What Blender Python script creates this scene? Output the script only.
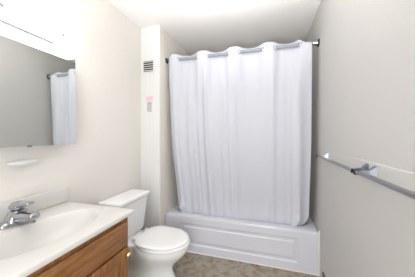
import bpy, bmesh, math, random
from mathutils import Vector, Matrix
random.seed(4)
PI = math.pi
for o in list(bpy.data.objects):
    bpy.data.objects.remove(o)
SC = bpy.context.scene
C = SC.collection

# ------------------------------------------------------------------ camera
EYE = 1.25
cd = bpy.data.cameras.new('camera')
cam = bpy.data.objects.new('camera', cd)
C.objects.link(cam)
cd.sensor_width = 36.0
cd.lens = 198.0 / 415.0 * 36.0
cd.shift_y = -3.5 / 415.0
cd.clip_start = 0.02
cam.location = (0, 0, EYE)
cam.rotation_euler = (PI / 2, 0, math.radians(16.7))
SC.camera = cam

# ------------------------------------------------------------------ world, lights, exposure
w = bpy.data.worlds.new('world')
SC.world = w
w.use_nodes = True
w.node_tree.nodes['Background'].inputs[0].default_value = (0.90, 0.93, 1.0, 1)
w.node_tree.nodes['Background'].inputs[1].default_value = 1.2
SC.view_settings.view_transform = 'Standard'
SC.view_settings.look = 'None'
SC.view_settings.exposure = -0.06
SC.view_settings.gamma = 1.0
SC.view_settings.use_curve_mapping = False


def area(name, loc, rot, sx, sy, power, col):
    l = bpy.data.lights.new(name, 'AREA')
    l.shape = 'RECTANGLE'
    l.size, l.size_y, l.energy, l.color = sx, sy, power, col
    o = bpy.data.objects.new(name, l)
    C.objects.link(o)
    o.location, o.rotation_euler = loc, rot
    return o


# added fill lamp, unseen in the doorway behind the camera, brightens the room
area('doorway_fill', (0.02, -0.92, 1.15), (PI / 2, 0, 0), 0.80, 1.9, 31, (0.93, 0.96, 1.0))
# the photographer's flash, turned up to the ceiling above the camera
fl = area('bounced_flash', (-0.25, 0.05, 1.25), (PI - 0.62, 0, 0), 0.40, 0.40, 16.5, (1.0, 0.99, 0.995))
fl.data.spread = math.radians(80)
LAMP = 5.4

# ------------------------------------------------------------------ materials


def mat(name, col, rough=0.5, metal=0.0, spec=0.5, bump=0.0, bscale=200.0, vary=0.0, vscale=3.0):
    m = bpy.data.materials.new(name)
    m.use_nodes = True
    n, L = m.node_tree.nodes, m.node_tree.links
    p = n['Principled BSDF']
    p.inputs['Roughness'].default_value = rough
    p.inputs['Metallic'].default_value = metal
    p.inputs['Specular IOR Level'].default_value = spec
    p.inputs['Base Color'].default_value = (*col, 1)
    tc = n.new('ShaderNodeTexCoord')
    if vary > 0:
        t = n.new('ShaderNodeTexNoise')
        t.inputs['Scale'].default_value = vscale
        t.inputs['Detail'].default_value = 4
        L.new(tc.outputs['Object'], t.inputs['Vector'])
        r = n.new('ShaderNodeValToRGB')
        r.color_ramp.elements[0].position = 0.3
        r.color_ramp.elements[1].position = 0.7
        r.color_ramp.elements[0].color = (*[c * (1 - vary) for c in col], 1)
        r.color_ramp.elements[1].color = (*[min(1, c * (1 + vary)) for c in col], 1)
        L.new(t.outputs['Fac'], r.inputs['Fac'])
        L.new(r.outputs['Color'], p.inputs['Base Color'])
    if bump > 0:
        t2 = n.new('ShaderNodeTexNoise')
        t2.inputs['Scale'].default_value = bscale
        L.new(tc.outputs['Object'], t2.inputs['Vector'])
        b = n.new('ShaderNodeBump')
        b.inputs['Strength'].default_value = bump
        b.inputs['Distance'].default_value = 0.002
        L.new(t2.outputs['Fac'], b.inputs['Height'])
        L.new(b.outputs['Normal'], p.inputs['Normal'])
    return m


M = {}
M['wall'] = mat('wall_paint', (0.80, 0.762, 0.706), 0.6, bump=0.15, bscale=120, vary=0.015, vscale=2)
M['wall_alcove'] = mat('wall_paint_alcove_lightened', (0.86, 0.81, 0.735), 0.55, bump=0.15, bscale=120, vary=0.015, vscale=2)  # wall colour lightened and warmed to make up for weak light in the alcove
M['wall_right'] = mat('wall_paint_right_shaded', (0.60, 0.588, 0.568), 0.6, bump=0.15, bscale=120, vary=0.015, vscale=2)  # same wall paint, with dimmer, cooler light put into the colour
M['ceiling'] = mat('ceiling_paint', (0.89, 0.875, 0.85), 0.8, bump=0.15, bscale=150)
M['column'] = mat('column_panel', (0.79, 0.785, 0.765), 0.45, vary=0.01)
M['trim'] = mat('painted_board', (0.63, 0.615, 0.595), 0.45)
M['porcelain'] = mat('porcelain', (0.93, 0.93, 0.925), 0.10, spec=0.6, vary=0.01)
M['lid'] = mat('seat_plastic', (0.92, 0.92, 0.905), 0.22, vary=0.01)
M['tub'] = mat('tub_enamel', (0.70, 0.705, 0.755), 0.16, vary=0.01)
M['marble'] = mat('cultured_marble', (0.70, 0.68, 0.645), 0.13, vary=0.015, vscale=6)
M['chrome'] = mat('chrome', (0.44, 0.45, 0.48), 0.08, metal=1.0)
M['steel'] = mat('satin_metal', (0.34, 0.34, 0.36), 0.28, metal=1.0)
M['rod'] = mat('rod_metal', (0.30, 0.33, 0.38), 0.5, metal=0.0)
M['black'] = mat('black_plastic', (0.02, 0.02, 0.02), 0.45)
M['bracket'] = mat('bracket_chrome', (0.36, 0.38, 0.43), 0.25, metal=1.0)
M['seam'] = mat('grey_trim', (0.42, 0.42, 0.47), 0.5)
M['brass'] = mat('brass', (0.80, 0.60, 0.25), 0.2, metal=1.0)
M['white'] = mat('white_plastic', (0.82, 0.82, 0.82), 0.35)
M['vent'] = mat('vent_paint', (0.80, 0.79, 0.77), 0.4)
M['dark'] = mat('duct_dark', (0.025, 0.025, 0.028), 0.8)
M['paper'] = mat('paper', (0.78, 0.77, 0.75), 0.7)
M['red'] = mat('red_print', (0.82, 0.56, 0.56), 0.7)
M['grey'] = mat('grey_print', (0.50, 0.50, 0.50), 0.7, vary=0.3, vscale=160)
M['caulk'] = mat('caulk', (0.78, 0.77, 0.75), 0.5)
M['mirror'] = mat('mirror_silver', (0.80, 0.82, 0.80), 0.015, metal=1.0)
M['brown'] = mat('brown_base', (0.20, 0.10, 0.05), 0.5, vary=0.2, vscale=20)


def wood(name, axis):
    m = bpy.data.materials.new(name)
    m.use_nodes = True
    n, L = m.node_tree.nodes, m.node_tree.links
    p = n['Principled BSDF']
    p.inputs['Roughness'].default_value = 0.42
    tc = n.new('ShaderNodeTexCoord')
    mp = n.new('ShaderNodeMapping')
    sc = [26, 26, 26]
    sc[axis] = 2.0
    mp.inputs['Scale'].default_value = sc
    L.new(tc.outputs['Object'], mp.inputs['Vector'])
    t = n.new('ShaderNodeTexNoise')
    t.inputs['Scale'].default_value = 2.2
    t.inputs['Detail'].default_value = 7
    t.inputs['Roughness'].default_value = 0.65
    t.inputs['Distortion'].default_value = 0.5
    L.new(mp.outputs['Vector'], t.inputs['Vector'])
    r = n.new('ShaderNodeValToRGB')
    e = r.color_ramp.elements
    e[0].position, e[0].color = 0.28, (0.125, 0.049, 0.015, 1)
    e[1].position, e[1].color = 0.72, (0.39, 0.19, 0.070, 1)
    k = e.new(0.5)
    k.color = (0.285, 0.125, 0.042, 1)
    L.new(t.outputs['Fac'], r.inputs['Fac'])
    L.new(r.outputs['Color'], p.inputs['Base Color'])
    b = n.new('ShaderNodeBump')
    b.inputs['Strength'].default_value = 0.2
    b.inputs['Distance'].default_value = 0.001
    L.new(t.outputs['Fac'], b.inputs['Height'])
    L.new(b.outputs['Normal'], p.inputs['Normal'])
    return m


M['oak_h'] = wood('oak_along', 1)
M['oak_v'] = wood('oak_upright', 2)


def vinyl():
    m = bpy.data.materials.new('mottled_vinyl')
    m.use_nodes = True
    n, L = m.node_tree.nodes, m.node_tree.links
    p = n['Principled BSDF']
    p.inputs['Roughness'].default_value = 0.4
    tc = n.new('ShaderNodeTexCoord')

    def noise(s, d, dist):
        t = n.new('ShaderNodeTexNoise')
        t.inputs['Scale'].default_value = s
        t.inputs['Detail'].default_value = d
        t.inputs['Distortion'].default_value = dist
        L.new(tc.outputs['Object'], t.inputs['Vector'])
        return t
    a = noise(16, 5, 0.6)
    r = n.new('ShaderNodeValToRGB')
    e = r.color_ramp.elements
    e[0].position, e[0].color = 0.34, (0.24, 0.165, 0.10, 1)
    e[1].position, e[1].color = 0.70, (0.42, 0.37, 0.30, 1)
    k = e.new(0.44)
    k.color = (0.31, 0.225, 0.14, 1)
    k = e.new(0.54)
    k.color = (0.36, 0.32, 0.26, 1)
    L.new(a.outputs['Fac'], r.inputs['Fac'])
    b = noise(9, 4, 0.3)
    r2 = n.new('ShaderNodeValToRGB')
    r2.color_ramp.elements[0].position = 0.45
    r2.color_ramp.elements[1].position = 0.62
    L.new(b.outputs['Fac'], r2.inputs['Fac'])
    mx = n.new('ShaderNodeMix')
    mx.data_type = 'RGBA'
    mx.inputs['B'].default_value = (0.32, 0.315, 0.275, 1)
    ml = n.new('ShaderNodeMath')
    ml.operation = 'MULTIPLY'
    ml.inputs[1].default_value = 0.55
    L.new(r2.outputs['Color'], ml.inputs[0])
    L.new(ml.outputs[0], mx.inputs['Factor'])
    L.new(r.outputs['Color'], mx.inputs['A'])
    L.new(mx.outputs['Result'], p.inputs['Base Color'])
    return m


M['floor'] = vinyl()


def cloth():
    m = bpy.data.materials.new('curtain_cloth')
    m.use_nodes = True
    n, L = m.node_tree.nodes, m.node_tree.links
    p = n['Principled BSDF']
    p.inputs['Base Color'].default_value = (0.76, 0.77, 0.825, 1)
    p.inputs['Roughness'].default_value = 0.75
    tr = n.new('ShaderNodeBsdfTranslucent')
    tr.inputs['Color'].default_value = (0.80, 0.80, 0.84, 1)
    mx = n.new('ShaderNodeMixShader')
    mx.inputs[0].default_value = 0.22
    L.new(p.outputs[0], mx.inputs[1])
    L.new(tr.outputs[0], mx.inputs[2])
    L.new(mx.outputs[0], n['Material Output'].inputs[0])
    tc = n.new('ShaderNodeTexCoord')
    mp = n.new('ShaderNodeMapping')
    mp.inputs['Scale'].default_value = (1, 1, 0.3)
    L.new(tc.outputs['Object'], mp.inputs['Vector'])
    t = n.new('ShaderNodeTexNoise')
    t.inputs['Scale'].default_value = 18
    t.inputs['Detail'].default_value = 4
    L.new(mp.outputs['Vector'], t.inputs['Vector'])
    b = n.new('ShaderNodeBump')
    b.inputs['Strength'].default_value = 0.25
    b.inputs['Distance'].default_value = 0.006
    L.new(t.outputs['Fac'], b.inputs['Height'])
    L.new(b.outputs['Normal'], p.inputs['Normal'])
    return m


M['cloth'] = cloth()


def lamp_mat():
    m = bpy.data.materials.new('lit_diffuser')
    m.use_nodes = True
    p = m.node_tree.nodes['Principled BSDF']
    p.inputs['Base Color'].default_value = (0.9, 0.9, 0.9, 1)
    p.inputs['Roughness'].default_value = 0.4
    p.inputs['Emission Color'].default_value = (0.95, 0.97, 1.0, 1)
    p.inputs['Emission Strength'].default_value = LAMP
    return m


M['lamp'] = lamp_mat()

# ------------------------------------------------------------------ mesh helpers


def box(bm, lo, hi, bev=0.0, seg=2):
    r = bmesh.ops.create_cube(bm, size=1.0)
    vs = r['verts']
    for v in vs:
        v.co = Vector([lo[i] + (v.co[i] + 0.5) * (hi[i] - lo[i]) for i in range(3)])
    if bev > 0:
        es = list({e for v in vs for e in v.link_edges})
        bmesh.ops.bevel(bm, geom=es, offset=bev, segments=seg, profile=0.5, affect='EDGES')


def loft(bm, rings, cap0=True, cap1=True):
    R = [[bm.verts.new(p) for p in r] for r in rings]
    n = len(R[0])
    for a, b in zip(R[:-1], R[1:]):
        for i in range(n):
            bm.faces.new((a[i], a[(i + 1) % n], b[(i + 1) % n], b[i]))
    if cap0:
        bm.faces.new(list(reversed(R[0])))
    if cap1:
        bm.faces.new(R[-1])


def lathe(bm, prof, origin, axis, n=24):
    """prof: (radius, distance along axis)"""
    ax = Vector(axis).normalized()
    t = ax.orthogonal().normalized()
    b = ax.cross(t)
    o = Vector(origin)
    loft(bm, [[o + ax * d + (t * math.cos(2 * PI * i / n) + b * math.sin(2 * PI * i / n)) * max(r, 1e-4)
               for i in range(n)] for r, d in prof])


def tube(bm, pts, radii, n=16, flat=1.0):
    """swept round section (flat squashes it along the second normal)"""
    pts = [Vector(p) for p in pts]
    rings = []
    for i, p in enumerate(pts):
        d = (pts[min(i + 1, len(pts) - 1)] - pts[max(i - 1, 0)]).normalized()
        up = Vector((0, 0, 1)) if abs(d.z) < 0.95 else Vector((0, 1, 0))
        s = d.cross(up).normalized()
        u = s.cross(d).normalized()
        r = radii[i] if isinstance(radii, (list, tuple)) else radii
        rings.append([p + s * r * math.cos(2 * PI * k / n) + u * r * flat * math.sin(2 * PI * k / n) for k in range(n)])
    loft(bm, rings)


def rrect(cx, cy, hx, hy, r, z, seg=6):
    """rounded rectangle ring, 4*(seg+1) points"""
    out = []
    for q, (sx, sy) in enumerate(((1, 1), (-1, 1), (-1, -1), (1, -1))):
        for k in range(seg + 1):
            a = PI / 2 * q + PI / 2 * k / seg
            out.append(Vector((cx + sx * (hx - r) + r * math.cos(a), cy + sy * (hy - r) + r * math.sin(a), z)))
    return out


def obj(name, bm, m, parent=None, smooth=True, angle=35):
    bmesh.ops.recalc_face_normals(bm, faces=bm.faces)
    me = bpy.data.meshes.new(name)
    bm.to_mesh(me)
    bm.free()
    me.materials.append(m)
    if smooth:
        me.shade_smooth()
        me.set_sharp_from_angle(angle=math.radians(angle))
    o = bpy.data.objects.new(name, me)
    C.objects.link(o)
    if parent:
        o.parent = parent
        mw = Matrix.Translation(parent_loc(parent))
        o.matrix_parent_inverse = mw.inverted()
    return o


def parent_loc(o):
    v = Vector(o.location)
    return v if o.type == 'EMPTY' else Vector((0, 0, 0))


def thing(name, label, cat, loc=(0, 0, 0), group=None):
    o = bpy.data.objects.new(name, None)
    C.objects.link(o)
    o.location = loc
    o.empty_display_size = 0.05
    return tag(o, label, cat, group)


def tag(o, label, cat, group=None):
    o['label'], o['category'] = label, cat
    if group:
        o['group'] = group
    return o


def struct(name, bm, m, label=None, smooth=False):
    o = obj(name, bm, m, None, smooth)
    o['kind'] = 'structure'
    if label:
        o['label'] = label
    return o


def bxo(name, lo, hi, m, parent=None, bev=0.0, seg=2):
    bm = bmesh.new()
    box(bm, lo, hi, bev, seg)
    return obj(name, bm, m, parent, smooth=bev > 0)


# ------------------------------------------------------------------ the room
XL, XR, CEIL = -1.32, 0.450, 2.413
YC, YT, YB = 1.86, 1.97, 2.735      # column face, tub apron, far wall
XA = -1.083                          # left side of the tub alcove
YR = -0.85                           # wall behind the camera
T = 0.1


def sbox(name, lo, hi, m, label=None):
    bm = bmesh.new()
    box(bm, lo, hi)
    return struct(name, bm, m, label)


sbox('floor', (XL - T, YR - 1.2, -T), (XR + T, YB + T, 0), M['floor'])
sbox('ceiling', (XL - T, YR - T, CEIL), (XR + T, YB + T, CEIL + T), M['ceiling'])
sbox('wall_left', (XL - T, YR, 0), (XL, YC, CEIL), M['wall'])
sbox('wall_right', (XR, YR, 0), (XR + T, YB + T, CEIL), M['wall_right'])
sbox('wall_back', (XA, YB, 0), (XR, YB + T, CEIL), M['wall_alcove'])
bm = bmesh.new()                                    # wall behind the camera with its doorway
box(bm, (XL - T, YR - T, 0), (-0.40, YR, CEIL))
box(bm, (0.44, YR - T, 0), (XR + T, YR, CEIL))
box(bm, (-0.40, YR - T, 2.1), (0.44, YR, CEIL))
struct('wall_front', bm, M['wall'])
# boxed-in corner column, its front faced with grooved panelling
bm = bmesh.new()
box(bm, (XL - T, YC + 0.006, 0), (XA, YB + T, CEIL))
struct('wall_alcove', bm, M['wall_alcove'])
bm = bmesh.new()
edges = [XL, XL + 0.045, XL + 0.09, XL + 0.135, XL + 0.18, XA]
for a, b in zip(edges[:-1], edges[1:]):
    box(bm, (a + 0.0002, YC, 0), (b - 0.0002, YC + 0.006, CEIL), 0.0012, 1)
struct('wall_column', bm, M['column'])
sbox('baseboard_right', (XR - 0.012, YR, 0), (XR, YT - 0.12, 0.115), M['brown'])
bm = bmesh.new()
box(bm, (XR - 0.010, -0.3, 1.060), (XR, 1.77, 1.130), 0.003, 1)
struct('trim_1', bm, M['trim'])
bm = bmesh.new()
box(bm, (XR - 0.012, YT - 0.008, 0), (XR, YT + 0.004, 0.40), 0.002, 1)
struct('trim_2', bm, M['caulk'])

bm = bmesh.new()
box(bm, (XA, YT - 0.007, 0), (XR - 0.012, YT + 0.004, 0.009), 0.002, 1)
struct('trim_3', bm, M['caulk'])

# ------------------------------------------------------------------ bathtub
RIM = 0.379
tub = thing('bathtub', 'white alcove bathtub with a panelled apron under the shower curtain', 'bathtub', (XA, YT, 0))
cx, cy = (XA + XR) / 2, (YT + YB) / 2
hx, hy = (XR - XA) / 2 - 0.004, (YB - YT) / 2 - 0.004
bm = bmesh.new()
icx, icy = cx - 0.005, cy + 0.012
rings = [rrect(cx, cy + 0.012, hx, hy - 0.012, 0.004, 0.0, 8),
         rrect(cx, cy + 0.012, hx, hy - 0.012, 0.004, RIM - 0.035, 8),
         rrect(cx, cy, hx, hy, 0.006, RIM - 0.030, 8),
         rrect(cx, cy, hx, hy, 0.006, RIM - 0.008, 8),
         rrect(cx, cy, hx - 0.003, hy - 0.003, 0.006, RIM - 0.002, 8),
         rrect(cx, cy, hx - 0.009, hy - 0.009, 0.006, RIM, 8),
         rrect(icx, icy, hx - 0.046, hy - 0.085, 0.13, RIM, 8),
         rrect(icx, icy, hx - 0.054, hy - 0.093, 0.125, RIM - 0.004, 8),
         rrect(icx, icy, hx - 0.060, hy - 0.099, 0.12, RIM - 0.014, 8),
         rrect(icx, icy, hx - 0.09, hy - 0.115, 0.12, 0.15, 8),
         rrect(icx, icy, hx - 0.16, hy - 0.14, 0.11, 0.09, 8),
         rrect(icx, icy, hx - 0.24, hy - 0.22, 0.08, 0.07, 8)]
loft(bm, rings)
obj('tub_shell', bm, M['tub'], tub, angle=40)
# apron: a relief with two stepped rectangles, 12 mm thick
bm = bmesh.new()
xs, zs = [], []
x0, x1, z0, z1 = XA + 0.008, XR - 0.012, 0.0, RIM - 0.031
px0, px1, pz0, pz1 = -0.905, 0.272, 0.075, 0.302
st = [0, 0.010, 0.034, 0.044]
xs = sorted([x0, x1] + [px0 + s for s in st] + [px1 - s for s in st] + [px0 + 0.3, cx, px1 - 0.3])
zs = sorted([z0, z1] + [pz0 + s for s in st] + [pz1 - s for s in st])


def relief(x, z):
    d = min(x - px0, px1 - x, z - pz0, pz1 - z)
    if d <= 0.0001:
        return 0.0
    if d < 0.0341:
        return 0.009
    return 0.001 if d > 0.0439 else 0.009


V = {}
for i, x in enumerate(xs):
    for j, z in enumerate(zs):
        V[i, j] = bm.verts.new((x, YT + 0.005 + relief(x, z), z))
for i in range(len(xs) - 1):
    for j in range(len(zs) - 1):
        bm.faces.new((V[i, j], V[i + 1, j], V[i + 1, j + 1], V[i, j + 1]))
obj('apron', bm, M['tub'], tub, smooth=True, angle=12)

# ------------------------------------------------------------------ shower rod and curtain
ROD_Y, ROD_Z = 2.005, 2.085
rod = thing('shower_rod', 'grey metal shower rod spanning between the alcove walls', 'shower rod', ((XA + XR) / 2, ROD_Y, ROD_Z))
bm = bmesh.new()
tube(bm, [(XA + 0.004, ROD_Y, ROD_Z), (-0.25, ROD_Y, ROD_Z), (XR - 0.004, ROD_Y, ROD_Z)], 0.0160, 20)
obj('rod', bm, M['rod'], rod)
bm = bmesh.new()
lathe(bm, [(0.030, 0.001), (0.030, 0.006), (0.024, 0.012), (0.020, 0.028), (0.0185, 0.03)], (XA, ROD_Y, ROD_Z), (1, 0, 0))
obj('flange', bm, M['black'], rod)['label'] = 'dark end flange'
bm = bmesh.new()
lathe(bm, [(0.033, 0.001), (0.033, 0.008), (0.028, 0.012), (0.0, 0.013)], (XR, ROD_Y, ROD_Z), (-1, 0, 0))
obj('flange', bm, M['black'], rod)['label'] = 'dark end flange'
bm = bmesh.new()
lathe(bm, [(0.026, 0.0135), (0.026, 0.020), (0.021, 0.030), (0.0205, 0.050), (0.0185, 0.054)], (XR, ROD_Y, ROD_Z), (-1, 0, 0))
obj('collar', bm, M['chrome'], rod)['label'] = 'chrome collar'

cur = thing('shower_curtain', 'white fabric shower curtain hanging from the rod into the tub', 'curtain', ((XA + XR) / 2, ROD_Y, 0.3))
NU, NV = 340, 100
XT0, XT1 = -1.052, 0.392
PER, PH = 0.3345, -0.822


def smooth(a, b, t):
    t = max(0, min(1, (t - a) / (b - a)))
    return t * t * (3 - 2 * t)


folds = [(random.uniform(0, 1), random.uniform(0.012, 0.035), random.uniform(0.3, 1.0), random.uniform(-0.03, 0.05)) for _ in range(26)]


def wave(x):
    """-1 in front of the rod, +1 behind it; a little longer behind than in front"""
    v = math.cos(2 * PI * (x - PH) / PER) + 0.20
    return max(-1.0, min(1.0, math.tanh(1.7 * v)))


def curtain(s, t):
    """s 0..1 across, t 0 top .. 1 bottom"""
    xt = XT0 + s * (XT1 - XT0)
    xb = -0.972 + s * (0.385 + 0.972)
    f = t ** 1.25
    x = xt * (1 - f) + xb * f
    c = wave(xt)
    amp = 0.029 * (1 - 0.9 * smooth(0.0, 0.40, t))
    y = ROD_Y + amp * c
    # small hanging folds
    k = smooth(0.02, 0.3, t)
    for fx, wd, h, dr in folds:
        d = (s - fx - dr * t * 0.6) / wd
        y -= 0.019 * h * k * math.exp(-d * d)
    y += 0.004 * math.sin(31 * s + 2.2 * t) * k
    # into the tub over the inner edge
    y += 0.095 * smooth(0.45, 0.98, t)
    cs = math.cos(2 * PI * (xt - PH) / PER)
    ztop = ROD_Z + 0.046 - 0.009 * cs - 0.045 * smooth(0.27, 0.34, xt)
    if xt < -1.0:
        ztop -= 0.03 * smooth(-1.0, -1.06, xt)
    zbot = 0.315
    z = ztop + (zbot - ztop) * t
    # corners gathered inwards
    e = smooth(0.86, 1.0, t)
    if s > 0.9:
        pass
    if s > 0.82:
        q = max(0.0, min(1.0, (0.50 - z) / 0.145))
        x -= 0.135 * (1 - math.sqrt(1 - q * q)) * ((s - 0.82) / 0.18) ** 1.5
    bl = math.exp(-((x + 0.915) / 0.035) ** 2 - ((z - 0.445) / 0.035) ** 2)
    y -= 0.032 * bl
    br = math.exp(-((x - 0.30) / 0.05) ** 2 - ((z - 0.44) / 0.05) ** 2)
    y -= 0.020 * br
    if s < 0.06:
        e2 = smooth(0.92, 1.0, t)
        x += 0.02 * e2 * (1 - s / 0.06)
    # crease where the cloth has caught
    dx, dz = (x + 0.31) / 0.05, (z - 0.90) / 0.03
    y -= 0.010 * math.exp(-dx * dx - dz * dz) * (1 if z > 0.90 else 0.35)
    return x, y, z


bm = bmesh.new()
G = [[bm.verts.new(curtain(i / NU, j / NV)) for j in range(NV + 1)] for i in range(NU + 1)]
# eyelets: where the cloth crosses the rod a round hole is left for a ring
cross = []
prev = None
for i in range(NU + 1):
    xt = XT0 + i / NU * (XT1 - XT0)
    d = wave(xt)
    if prev is not None and prev * d < 0:
        cross.append(xt)
    prev = d
for i in range(NU):
    for j in range(NV):
        bm.faces.new((G[i][j], G[i + 1][j], G[i + 1][j + 1], G[i][j + 1]))
kill = []
for f in bm.faces:
    c = f.calc_center_median()
    if math.hypot(c.y - ROD_Y, c.z - ROD_Z) < 0.0205:
        kill.append(f)
bmesh.ops.delete(bm, geom=kill, context='FACES')
sheet = obj('sheet', bm, M['cloth'], cur, angle=80)
so = sheet.modifiers.new('thickness', 'SOLIDIFY')
so.thickness = 0.0012
for xc in cross:
    bm = bmesh.new()
    slope = 0.029 * (wave(xc + 0.004) - wave(xc - 0.004)) / 0.008
    nrm = Vector((-slope, 1, 0)).normalized()
    tng = Vector((0, 0, 1)).cross(nrm).normalized()
    R, r, na, nb = 0.0250, 0.003, 28, 8
    vs = []
    for a in range(na):
        row = []
        for b in range(nb):
            rad = R + r * math.cos(2 * PI * b / nb)
            p = Vector((xc, ROD_Y, ROD_Z)) + tng * rad * math.cos(2 * PI * a / na) + Vector((0, 0, 1)) * rad * math.sin(2 * PI * a / na) + nrm * r * math.sin(2 * PI * b / nb)
            row.append(bm.verts.new(p))
        vs.append(row)
    for a in range(na):
        for b in range(nb):
            bm.faces.new((vs[a][b], vs[(a + 1) % na][b], vs[(a + 1) % na][(b + 1) % nb], vs[a][(b + 1) % nb]))
    obj('ring', bm, M['white'], cur)

# ------------------------------------------------------------------ toilet
TY = 1.487
toi = thing('toilet', 'white two-piece toilet with its lid closed, between vanity and tub', 'toilet', (-0.95, TY, 0))


def egg(x0, x1, hw, z, n=40, p=2.0, back=0.5):
    """closed outline from x0 (back) to x1 (front tip), half width hw, squarer back"""
    pts = []
    xm = x0 + (x1 - x0) * 0.45
    for i in range(n):
        a = 2 * PI * i / n
        ca, sa = math.cos(a), math.sin(a)
        q = 2.0 if ca > 0 else p
        ex = (x1 - xm) if ca > 0 else (xm - x0)
        x = xm + ex * math.copysign(abs(ca) ** (2 / q), ca)
        y = TY + hw * math.copysign(abs(sa) ** (2 / q), sa)
        pts.append(Vector((x, y, z)))
    return pts


ZB = 0.895            # bowl height factor


def eggs(*rows):
    return [egg(a, b, h, zz * ZB, p=q) for a, b, h, zz, q in rows]


bm = bmesh.new()
loft(bm, eggs((-1.20, -0.700, 0.115, 0.0, 3), (-1.20, -0.700, 0.115, 0.02, 3), (-1.19, -0.715, 0.105, 0.05, 3),
              (-1.17, -0.745, 0.090, 0.12, 3), (-1.16, -0.755, 0.092, 0.17, 2.8), (-1.14, -0.725, 0.115, 0.22, 2.6),
              (-1.11, -0.665, 0.150, 0.28, 2.5), (-1.08, -0.632, 0.172, 0.325, 2.4), (-1.07, -0.618, 0.181, 0.35, 2.4),
              (-1.07, -0.613, 0.184, 0.38, 2.4), (-1.07, -0.616, 0.181, 0.394, 2.4), (-1.06, -0.628, 0.170, 0.398, 2.4)))
# shelf the tank stands on
loft(bm, [rrect(-1.16, TY, 0.10, 0.075, 0.03, 0.16), rrect(-1.165, TY, 0.12, 0.10, 0.03, 0.24),
          rrect(-1.165, TY, 0.135, 0.125, 0.03, 0.305), rrect(-1.165, TY, 0.138, 0.13, 0.03, 0.347), rrect(-1.165, TY, 0.130, 0.122, 0.03, 0.3562)])
obj('bowl', bm, M['porcelain'], toi, angle=50)
bm = bmesh.new()
loft(bm, [rrect(-1.217, TY, 0.080, 0.155, 0.03, 0.3575), rrect(-1.215, TY, 0.086, 0.162, 0.035, 0.364), rrect(-1.214, TY, 0.090, 0.170, 0.035, 0.40),
          rrect(-1.209, TY, 0.103, 0.205, 0.035, 0.668), rrect(-1.209, TY, 0.099, 0.201, 0.03, 0.670)])
obj('tank', bm, M['porcelain'], toi, angle=50)
bm = bmesh.new()
loft(bm, [rrect(-1.206, TY, 0.106, 0.212, 0.03, 0.6705), rrect(-1.205, TY, 0.110, 0.217, 0.03, 0.675), rrect(-1.204, TY, 0.112, 0.220, 0.03, 0.694),
          rrect(-1.204, TY, 0.110, 0.218, 0.03, 0.703), rrect(-1.205, TY, 0.103, 0.211, 0.03, 0.708), rrect(-1.205, TY, 0.08, 0.18, 0.02, 0.7095)])
obj('tank_lid', bm, M['porcelain'], toi, angle=50)
SZ = 0.358
bm = bmesh.new()                                    # seat ring
oz = [egg(-1.015, -0.610, 0.186, SZ, p=2.8), egg(-1.020, -0.606, 0.189, SZ + 0.005, p=2.8), egg(-1.018, -0.607, 0.188, SZ + 0.014, p=2.8),
      egg(-1.012, -0.613, 0.182, SZ + 0.018, p=2.8), egg(-0.965, -0.675, 0.125, SZ + 0.018), egg(-0.955, -0.685, 0.115, SZ + 0.010),
      egg(-0.955, -0.685, 0.115, SZ + 0.002), egg(-0.96, -0.68, 0.12, SZ)]
loft(bm, oz + [oz[0]], False, False)
bmesh.ops.remove_doubles(bm, verts=bm.verts, dist=1e-5)
obj('seat', bm, M['lid'], toi, angle=50)
LZ = SZ + 0.021
bm = bmesh.new()
loft(bm, [egg(-1.032, -0.622, 0.176, LZ, p=3.4), egg(-1.040, -0.614, 0.183, LZ + 0.004, p=3.4), egg(-1.040, -0.613, 0.184, LZ + 0.012, p=3.4),
          egg(-1.037, -0.617, 0.180, LZ + 0.018, p=3.4), egg(-1.02, -0.635, 0.163, LZ + 0.021, p=3.2), egg(-0.97, -0.685, 0.118, LZ + 0.022, p=3.0)])
obj('seat_lid', bm, M['lid'], toi, angle=50)
for sgn in (-1, 1):
    bm = bmesh.new()
    tube(bm, [(-1.055, TY + sgn * 0.075 - 0.025, LZ + 0.004), (-1.055, TY + sgn * 0.075 + 0.025, LZ + 0.004)], 0.013, 14)
    box(bm, (-1.070, TY + sgn * 0.075 - 0.018, SZ), (-1.042, TY + sgn * 0.075 + 0.018, SZ + 0.016), 0.003)
    obj('hinge', bm, M['lid'], toi)
for sgn in (-1, 1):
    bm = bmesh.new()
    lathe(bm, [(0.016, 0), (0.016, 0.012), (0.010, 0.020), (0.0, 0.022)], (-0.98, TY + sgn * 0.098, 0.018), (0, 0, 1), 16)
    obj('bolt_cap', bm, M['white'], toi)

# ------------------------------------------------------------------ vanity cabinet
VX0, VX1 = XL + 0.003, -0.795
VY0, VY1 = 0.345, 0.995
VT = 0.773
cab = thing('vanity_cabinet', 'brown oak vanity cabinet under the white sink top', 'cabinet', (-1.05, 0.67, 0))
bm = bmesh.new()
box(bm, (VX0, VY1 - 0.016, 0), (VX1 - 0.019, VY1, VT))
box(bm, (VX0, VY0, 0), (VX1 - 0.019, VY0 + 0.016, VT))
box(bm, (VX0, VY0 + 0.016, 0.10), (VX1 - 0.019, VY1 - 0.016, 0.115))
box(bm, (VX0, VY0 + 0.016, 0.115), (VX0 + 0.006, VY1 - 0.016, VT))
obj('carcass', bm, M['oak_v'], cab, smooth=False)
bxo('toe_kick', (VX1 - 0.09, VY0 + 0.017, 0), (VX1 - 0.075, VY1 - 0.017, 0.099), M['oak_h'], cab)
bm = bmesh.new()
for (a, b, c, d) in ((VY0, VY0 + 0.035, 0.10, VT), (VY1 - 0.035, VY1, 0.10, VT), (VY0 + 0.035, VY1 - 0.035, VT - 0.035, VT),
                     (VY0 + 0.035, VY1 - 0.035, 0.585, 0.62), (VY0 + 0.035, VY1 - 0.035, 0.10, 0.135), (0.655, 0.685, 0.135, 0.585)):
    box(bm, (VX1 - 0.019, a, c), (VX1, b, d), 0.001, 1)
obj('face_frame', bm, M['oak_v'], cab, smooth=False)
FX = VX1 + 0.0175
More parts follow.
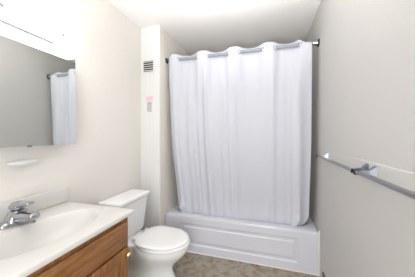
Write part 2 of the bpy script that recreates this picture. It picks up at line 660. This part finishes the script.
fy0, fy1 = VY0 + 0.018, VY1 - 0.018
bm = bmesh.new()
box(bm, (VX1 + 0.0005, fy0, 0.612), (FX, fy1, 0.745), 0.005, 3)
obj('false_front', bm, M['oak_h'], cab)


def door(y0, y1, z0, z1, ky):
    bm = bmesh.new()
    s = 0.052
    box(bm, (VX1 + 0.0005, y0, z0), (FX, y0 + s, z1), 0.004)
    box(bm, (VX1 + 0.0005, y1 - s, z0), (FX, y1, z1), 0.004)
    box(bm, (VX1 + 0.0005, y0 + s, z1 - s), (FX, y1 - s, z1), 0.004)
    box(bm, (VX1 + 0.0005, y0 + s, z0), (FX, y1 - s, z0 + s), 0.004)
    d = obj('door', bm, M['oak_v'], cab)
    bm = bmesh.new()
    a, b, c, e = y0 + s - 0.002, y1 - s + 0.002, z0 + s - 0.002, z1 - s + 0.002

    def rg(i, x):
        return [Vector((x, a + i, c + i)), Vector((x, b - i, c + i)), Vector((x, b - i, e - i)), Vector((x, a + i, e - i))]
    loft(bm, [rg(0, VX1 + 0.002), rg(0, VX1 + 0.007), rg(0.03, VX1 + 0.013), rg(0.034, VX1 + 0.0135)])
    p = obj('panel', bm, M['oak_v'], d, smooth=False)
    p.matrix_parent_inverse = d.matrix_world.inverted() if False else Matrix()
    p.matrix_parent_inverse = Matrix.Translation(Vector((0, 0, 0)))
    bm = bmesh.new()
    lathe(bm, [(0.0055, 0), (0.0055, 0.012), (0.0075, 0.014), (0.014, 0.020), (0.0155, 0.026), (0.012, 0.032), (0.005, 0.0345), (0, 0.035)], (FX, ky, z1 - 0.030), (1, 0, 0), 20)
    k = obj('knob', bm, M['brass'], d)
    k['label'] = 'round brass knob'
    k.matrix_parent_inverse = Matrix()
    return d


door(0.678, fy1, 0.125, 0.598, fy1 - 0.026)
door(fy0, 0.662, 0.125, 0.598, 0.640)

# ------------------------------------------------------------------ sink top
CT = 0.80
X0, X1, Y0, Y1 = XL + 0.002, -0.772, 0.325, 1.022
top = thing('sink_top', 'white marble-look vanity top with a moulded oval basin and backsplash', 'sink', (-1.05, 0.67, VT))
BX, BY, AX, AY = -1.010, 0.690, 0.148, 0.262
bm = bmesh.new()
N = 64


def rect_ring(ins, z):
    x0, x1, y0, y1 = X0 + (ins if ins < 0.004 else ins), X1 - ins, Y0 + ins, Y1 - ins
    pts = []
    q = N // 4
    cs = [(x1, y0), (x1, y1), (x0, y1), (x0, y0)]
    # start so that the points face the ellipse angles -45, 45, 135, 225
    for k in range(4):
        a, b = cs[k], cs[(k + 1) % 4]
        for i in range(q):
            f = i / q
            pts.append(Vector((a[0] + (b[0] - a[0]) * f, a[1] + (b[1] - a[1]) * f, z)))
    return pts


def ell(sc, z, dx=0.0):
    return [Vector((BX + dx + AX * sc * math.cos(-PI / 4 + 2 * PI * i / N), BY + AY * sc * math.sin(-PI / 4 + 2 * PI * i / N), z)) for i in range(N)]


loft(bm, [rect_ring(0.006, CT - 0.026), rect_ring(0.001, CT - 0.025), rect_ring(0.0, CT - 0.022), rect_ring(0.0, CT - 0.005),
          rect_ring(0.002, CT - 0.001), rect_ring(0.006, CT),
          ell(1.07, CT), ell(1.03, CT - 0.0015), ell(1.0, CT - 0.005), ell(0.96, CT - 0.014), ell(0.90, CT - 0.034), ell(0.80, CT - 0.066),
          ell(0.66, CT - 0.098), ell(0.48, CT - 0.120), ell(0.28, CT - 0.130), ell(0.10, CT - 0.133)], cap0=False)
# underside of the bowl
loft(bm, [rect_ring(0.006, CT - 0.026), ell(1.02, CT - 0.026), ell(0.92, CT - 0.06), ell(0.74, CT - 0.11), ell(0.5, CT - 0.138), ell(0.2, CT - 0.146)], cap0=False)
bmesh.ops.remove_doubles(bm, verts=bm.verts, dist=1e-5)
obj('countertop', bm, M['marble'], top, angle=50)
bxo('backsplash', (X0, Y0, CT + 0.0003), (X0 + 0.018, Y1 + 0.004, CT + 0.098), M['marble'], top, 0.005, 3)
bm = bmesh.new()
lathe(bm, [(0.028, 0.0), (0.028, 0.003), (0.022, 0.005), (0.020, 0.003), (0.017, 0.0035), (0.016, 0.008), (0.006, 0.010), (0, 0.0102)], (BX, BY, CT - 0.1325), (0, 0, 1), 24)
obj('drain', bm, M['chrome'], top)

# ------------------------------------------------------------------ faucet
FXC, FYC = -1.218, 0.690
fau = thing('faucet', 'chrome single-lever faucet standing behind the sink basin', 'faucet', (FXC, FYC, CT))
z = CT + 0.0006
bm = bmesh.new()
loft(bm, [rrect(FXC, FYC, 0.030, 0.086, 0.0295, z, 8), rrect(FXC, FYC, 0.031, 0.087, 0.0305, z + 0.006, 8), rrect(FXC, FYC, 0.029, 0.085, 0.0285, z + 0.016, 8),
          rrect(FXC, FYC, 0.024, 0.079, 0.0235, z + 0.023, 8), rrect(FXC, FYC, 0.014, 0.060, 0.0135, z + 0.027, 8)])
obj('base_plate', bm, M['chrome'], fau, angle=60)
bm = bmesh.new()
loft(bm, [rrect(FXC, FYC, 0.034, 0.056, 0.030, z + 0.014, 6), rrect(FXC, FYC, 0.034, 0.052, 0.030, z + 0.030, 6),
          rrect(FXC, FYC, 0.033, 0.043, 0.030, z + 0.050, 6), rrect(FXC, FYC, 0.032, 0.036, 0.030, z + 0.066, 6), rrect(FXC, FYC, 0.024, 0.024, 0.0235, z + 0.072, 6)])
obj('body', bm, M['chrome'], fau, angle=60)
bm = bmesh.new()
sec = [(0.000, 0.040, 0.008, 0.062), (0.040, 0.035, 0.010, 0.064), (0.080, 0.030, 0.018, 0.066), (0.108, 0.026, 0.028, 0.066), (0.124, 0.023, 0.033, 0.063), (0.130, 0.017, 0.040, 0.058)]
rings = []
for dx, hw, za, zb in sec:
    r = rrect(0, 0, hw, (zb - za) / 2, min(hw, (zb - za) / 2) * 0.75, 0, 5)
    rings.append([Vector((FXC + dx, FYC + p.x, z + (za + zb) / 2 + p.y)) for p in r])
loft(bm, rings)
sp = obj('spout', bm, M['chrome'], fau, angle=60)
bm = bmesh.new()
lathe(bm, [(0.0130, 0.0), (0.0130, 0.016), (0.010, 0.018), (0.0, 0.018)], (FXC + 0.108, FYC, z + 0.033), (0, 0, -1), 20)
a = obj('aerator', bm, M['steel'], sp)
a.matrix_parent_inverse = Matrix()
bm = bmesh.new()
lathe(bm, [(0.030, 0.0745), (0.035, 0.080), (0.034, 0.096), (0.026, 0.108), (0.0, 0.114)], (FXC, FYC, z), (0, 0, 1), 28)
sec = [(0.0, 0.030, 0.094, 0.014), (0.035, 0.026, 0.101, 0.012), (0.070, 0.023, 0.106, 0.009), (0.090, 0.019, 0.109, 0.007), (0.097, 0.012, 0.110, 0.004)]
rings = []
for dx, hw, zc, hh in sec:
    r = rrect(0, 0, hw, hh, hh * 0.9, 0, 5)
    rings.append([Vector((FXC + dx, FYC + p.x, z + zc + p.y)) for p in r])
loft(bm, rings)
obj('lever', bm, M['chrome'], fau, angle=60)

# ------------------------------------------------------------------ mirrored medicine cabinet
MX = -1.220
MY0, MY1, MZ0, MZ1 = 0.440, 1.0125, 1.190, 1.755
mir = thing('medicine_cabinet', 'mirror-fronted medicine cabinet on the left wall above the sink', 'mirror cabinet', (XL, (MY0 + MY1) / 2, MZ0))
bxo('body', (XL + 0.0005, MY0 + 0.003, MZ0 + 0.003), (MX - 0.010, MY1 - 0.003, MZ1 - 0.001), M['white'], mir, 0.002, 1)
bm = bmesh.new()
tl = math.tan(math.radians(0.45))                     # the door sits a hair out of plumb
hgt = MZ1 - MZ0
loft(bm, [[Vector((MX - 0.0055, MY0, MZ0)), Vector((MX - 0.0055, MY1, MZ0)), Vector((MX - 0.0055 - hgt * tl * 0.3, MY1, MZ1)), Vector((MX - 0.0055 - hgt * tl * 0.3, MY0, MZ1))],
          [Vector((MX, MY0, MZ0)), Vector((MX, MY1, MZ0)), Vector((MX - hgt * tl, MY1, MZ1)), Vector((MX - hgt * tl, MY0, MZ1))]])
dr = obj('mirror_door', bm, M['mirror'], mir, smooth=False)
bm = bmesh.new()
box(bm, (MX - 0.008, 0.733, MZ0 - 0.006), (MX + 0.004, 0.753, MZ0 - 0.0005), 0.0015)
box(bm, (MX + 0.0003, 0.733, MZ0 - 0.001), (MX + 0.004, 0.753, MZ0 + 0.006), 0.0015)
p = obj('finger_pull', bm, M['steel'], dr)
p.matrix_parent_inverse = Matrix()

# ------------------------------------------------------------------ vanity light
LY0, LY1, LZ0, LZ1 = 0.445, 1.006, 1.757, 1.920
lx = -1.152
lit = thing('vanity_light', 'long white vanity light glowing above the mirrored cabinet', 'wall light', (XL, (LY0 + LY1) / 2, LZ0))
bxo('back_plate', (XL + 0.0005, LY0 - 0.004, LZ0 - 0.0005), (XL + 0.030, LY1 + 0.004, LZ1 + 0.001), M['white'], lit, 0.003)
bm = bmesh.new()
prof = [(XL + 0.0305, LZ0), (lx - 0.012, LZ0), (lx - 0.004, LZ0 + 0.003), (lx, LZ0 + 0.010), (lx, LZ1 - 0.03), (lx - 0.008, LZ1 - 0.012), (lx - 0.022, LZ1 - 0.002), (XL + 0.0305, LZ1)]
loft(bm, [[Vector((x, y, zz)) for x, zz in prof] for y in (LY0, LY1)])
obj('diffuser', bm, M['lamp'], lit, angle=50)
for y in (0.585, 0.867):
    bm = bmesh.new()
    lathe(bm, [(0.0125, 0.0003), (0.0125, 0.004), (0.009, 0.008), (0.0095, 0.012), (0.005, 0.016), (0, 0.017)], (lx, y, 1.837), (1, 0, 0), 18)
    obj('finial', bm, M['seam'], lit)
bxo('trim_strip', (lx + 0.0002, 0.46, LZ0 + 0.001), (lx + 0.004, 0.818, LZ0 + 0.015), M['seam'], lit, 0.0008, 1)

# ------------------------------------------------------------------ soap dish
SD = (XL, 0.742, 1.096)
sd = thing('soap_dish', 'small white oval soap dish fixed to the left wall below the medicine cabinet', 'soap dish', SD)


def so_ring(hx, hy, zz, dx=0.0, n=36):
    return [Vector((XL + 0.050 + dx + hx * math.copysign(abs(math.cos(2 * PI * i / n)) ** 0.8, math.cos(2 * PI * i / n)),
                    SD[1] + hy * math.copysign(abs(math.sin(2 * PI * i / n)) ** 0.9, math.sin(2 * PI * i / n)), SD[2] + zz)) for i in range(n)]


bm = bmesh.new()
loft(bm, [so_ring(0.026, 0.045, -0.008), so_ring(0.036, 0.058, -0.004), so_ring(0.043, 0.066, 0.006), so_ring(0.046, 0.070, 0.012), so_ring(0.043, 0.067, 0.013), so_ring(0.036, 0.058, 0.005), so_ring(0.026, 0.045, 0.0), so_ring(0.01, 0.018, -0.0005)])
obj('dish', bm, M['white'], sd, angle=60)
bxo('mount', (XL + 0.0005, SD[1] - 0.030, SD[2] - 0.012), (XL + 0.020, SD[1] + 0.030, SD[2] + 0.0), M['white'], sd, 0.003)

# ------------------------------------------------------------------ vent and notice on the column
ve = thing('vent_grille', 'small louvred air vent high on the corner column', 'vent', (-1.22, YC, 1.92))
vx0, vx1, vz0, vz1 = -1.292, -1.150, 1.920, 2.056
bxo('backing', (vx0 + 0.008, YC - 0.0018, vz0 + 0.008), (vx1 - 0.008, YC - 0.0004, vz1 - 0.008), M['dark'], ve)
bm = bmesh.new()
f = 0.011
for lo, hi in (((vx0, vz0), (vx1, vz0 + f)), ((vx0, vz1 - f), (vx1, vz1)), ((vx0, vz0 + f), (vx0 + f, vz1 - f)), ((vx1 - f, vz0 + f), (vx1, vz1 - f))):
    box(bm, (lo[0], YC - 0.009, lo[1]), (hi[0], YC - 0.002, hi[1]), 0.001, 1)
obj('frame', bm, M['vent'], ve)
ns = 5
for i in range(ns):
    zc = vz0 + f + (vz1 - vz0 - 2 * f) * (i + 0.5) / ns
    bm = bmesh.new()
    vs = [Vector((vx0 + f, YC - 0.0022, zc + 0.006)), Vector((vx0 + f, YC - 0.0085, zc - 0.003)), Vector((vx0 + f, YC - 0.0085, zc - 0.0045)), Vector((vx0 + f, YC - 0.0022, zc + 0.0045))]
    loft(bm, [vs, [v + Vector((vx1 - vx0 - 2 * f, 0, 0)) for v in vs]])
    obj('slat', bm, M['vent'], ve, smooth=False)
no = thing('paper_notice', 'small paper notice with a pink heading stuck to the corner column', 'notice', (-1.208, YC, 1.49))
bxo('sheet', (-1.254, YC - 0.0015, 1.490), (-1.163, YC - 0.0003, 1.672), M['paper'], no)
bxo('heading', (-1.250, YC - 0.0022, 1.618), (-1.167, YC - 0.0016, 1.664), M['red'], no)['label'] = 'pink printed heading'
bxo('text_block', (-1.236, YC - 0.0022, 1.500), (-1.182, YC - 0.0016, 1.606), M['grey'], no)['label'] = 'grey printed block'

# ------------------------------------------------------------------ towel bars
BZ = 1.093


def towel_bar(y_far, y_near, label):
    t = thing('towel_bar', label, 'towel bar', (XR, (y_far + y_near) / 2, BZ), 'towel bars on the right wall')
    bx = XR - 0.075
    bm = bmesh.new()
    box(bm, (bx - 0.008, y_near - 0.010, BZ - 0.011), (bx + 0.008, y_far + 0.010, BZ + 0.003), 0.0015, 1)
    obj('bar', bm, M['steel'], t)
    for y, s in ((y_far, 1), (y_near, -1)):
        bm = bmesh.new()
        a = XR - 0.0105
        loft(bm, [[Vector((a, y - 0.011, BZ - 0.016)), Vector((a, y + 0.011, BZ - 0.016)), Vector((a, y + 0.011, BZ + 0.027)), Vector((a, y - 0.011, BZ + 0.027))],
                  [Vector((a - 0.008, y - 0.010, BZ - 0.018)), Vector((a - 0.008, y + 0.010, BZ - 0.018)), Vector((a - 0.008, y + 0.010, BZ + 0.022)), Vector((a - 0.008, y - 0.010, BZ + 0.022))],
                  [Vector((a - 0.025, y - 0.008, BZ - 0.015)), Vector((a - 0.025, y + 0.008, BZ - 0.015)), Vector((a - 0.025, y + 0.008, BZ + 0.006)), Vector((a - 0.025, y - 0.008, BZ + 0.006))],
                  [Vector((bx + 0.0085, y - 0.007, BZ - 0.014)), Vector((bx + 0.0085, y + 0.007, BZ - 0.014)), Vector((bx + 0.0085, y + 0.007, BZ + 0.003)), Vector((bx + 0.0085, y - 0.007, BZ + 0.003))]])
        obj('bracket', bm, M['bracket'], t, smooth=False)
        bm = bmesh.new()
        yy = y + s * 0.0105
        box(bm, (bx - 0.0105, min(yy, yy + s * 0.016), BZ - 0.0165), (bx + 0.0105, max(yy, yy + s * 0.016), BZ + 0.006), 0.0015, 1)
        obj('end_cap', bm, M['black'] if s > 0 else M['chrome'], t)['label'] = 'black end cap' if s > 0 else 'chrome end cap'
    return t


towel_bar(1.686, 1.074, 'metal towel bar on the right wall, the one nearer the shower curtain')
towel_bar(1.000, 0.390, 'metal towel bar on the right wall running out of the picture, nearer the viewer')
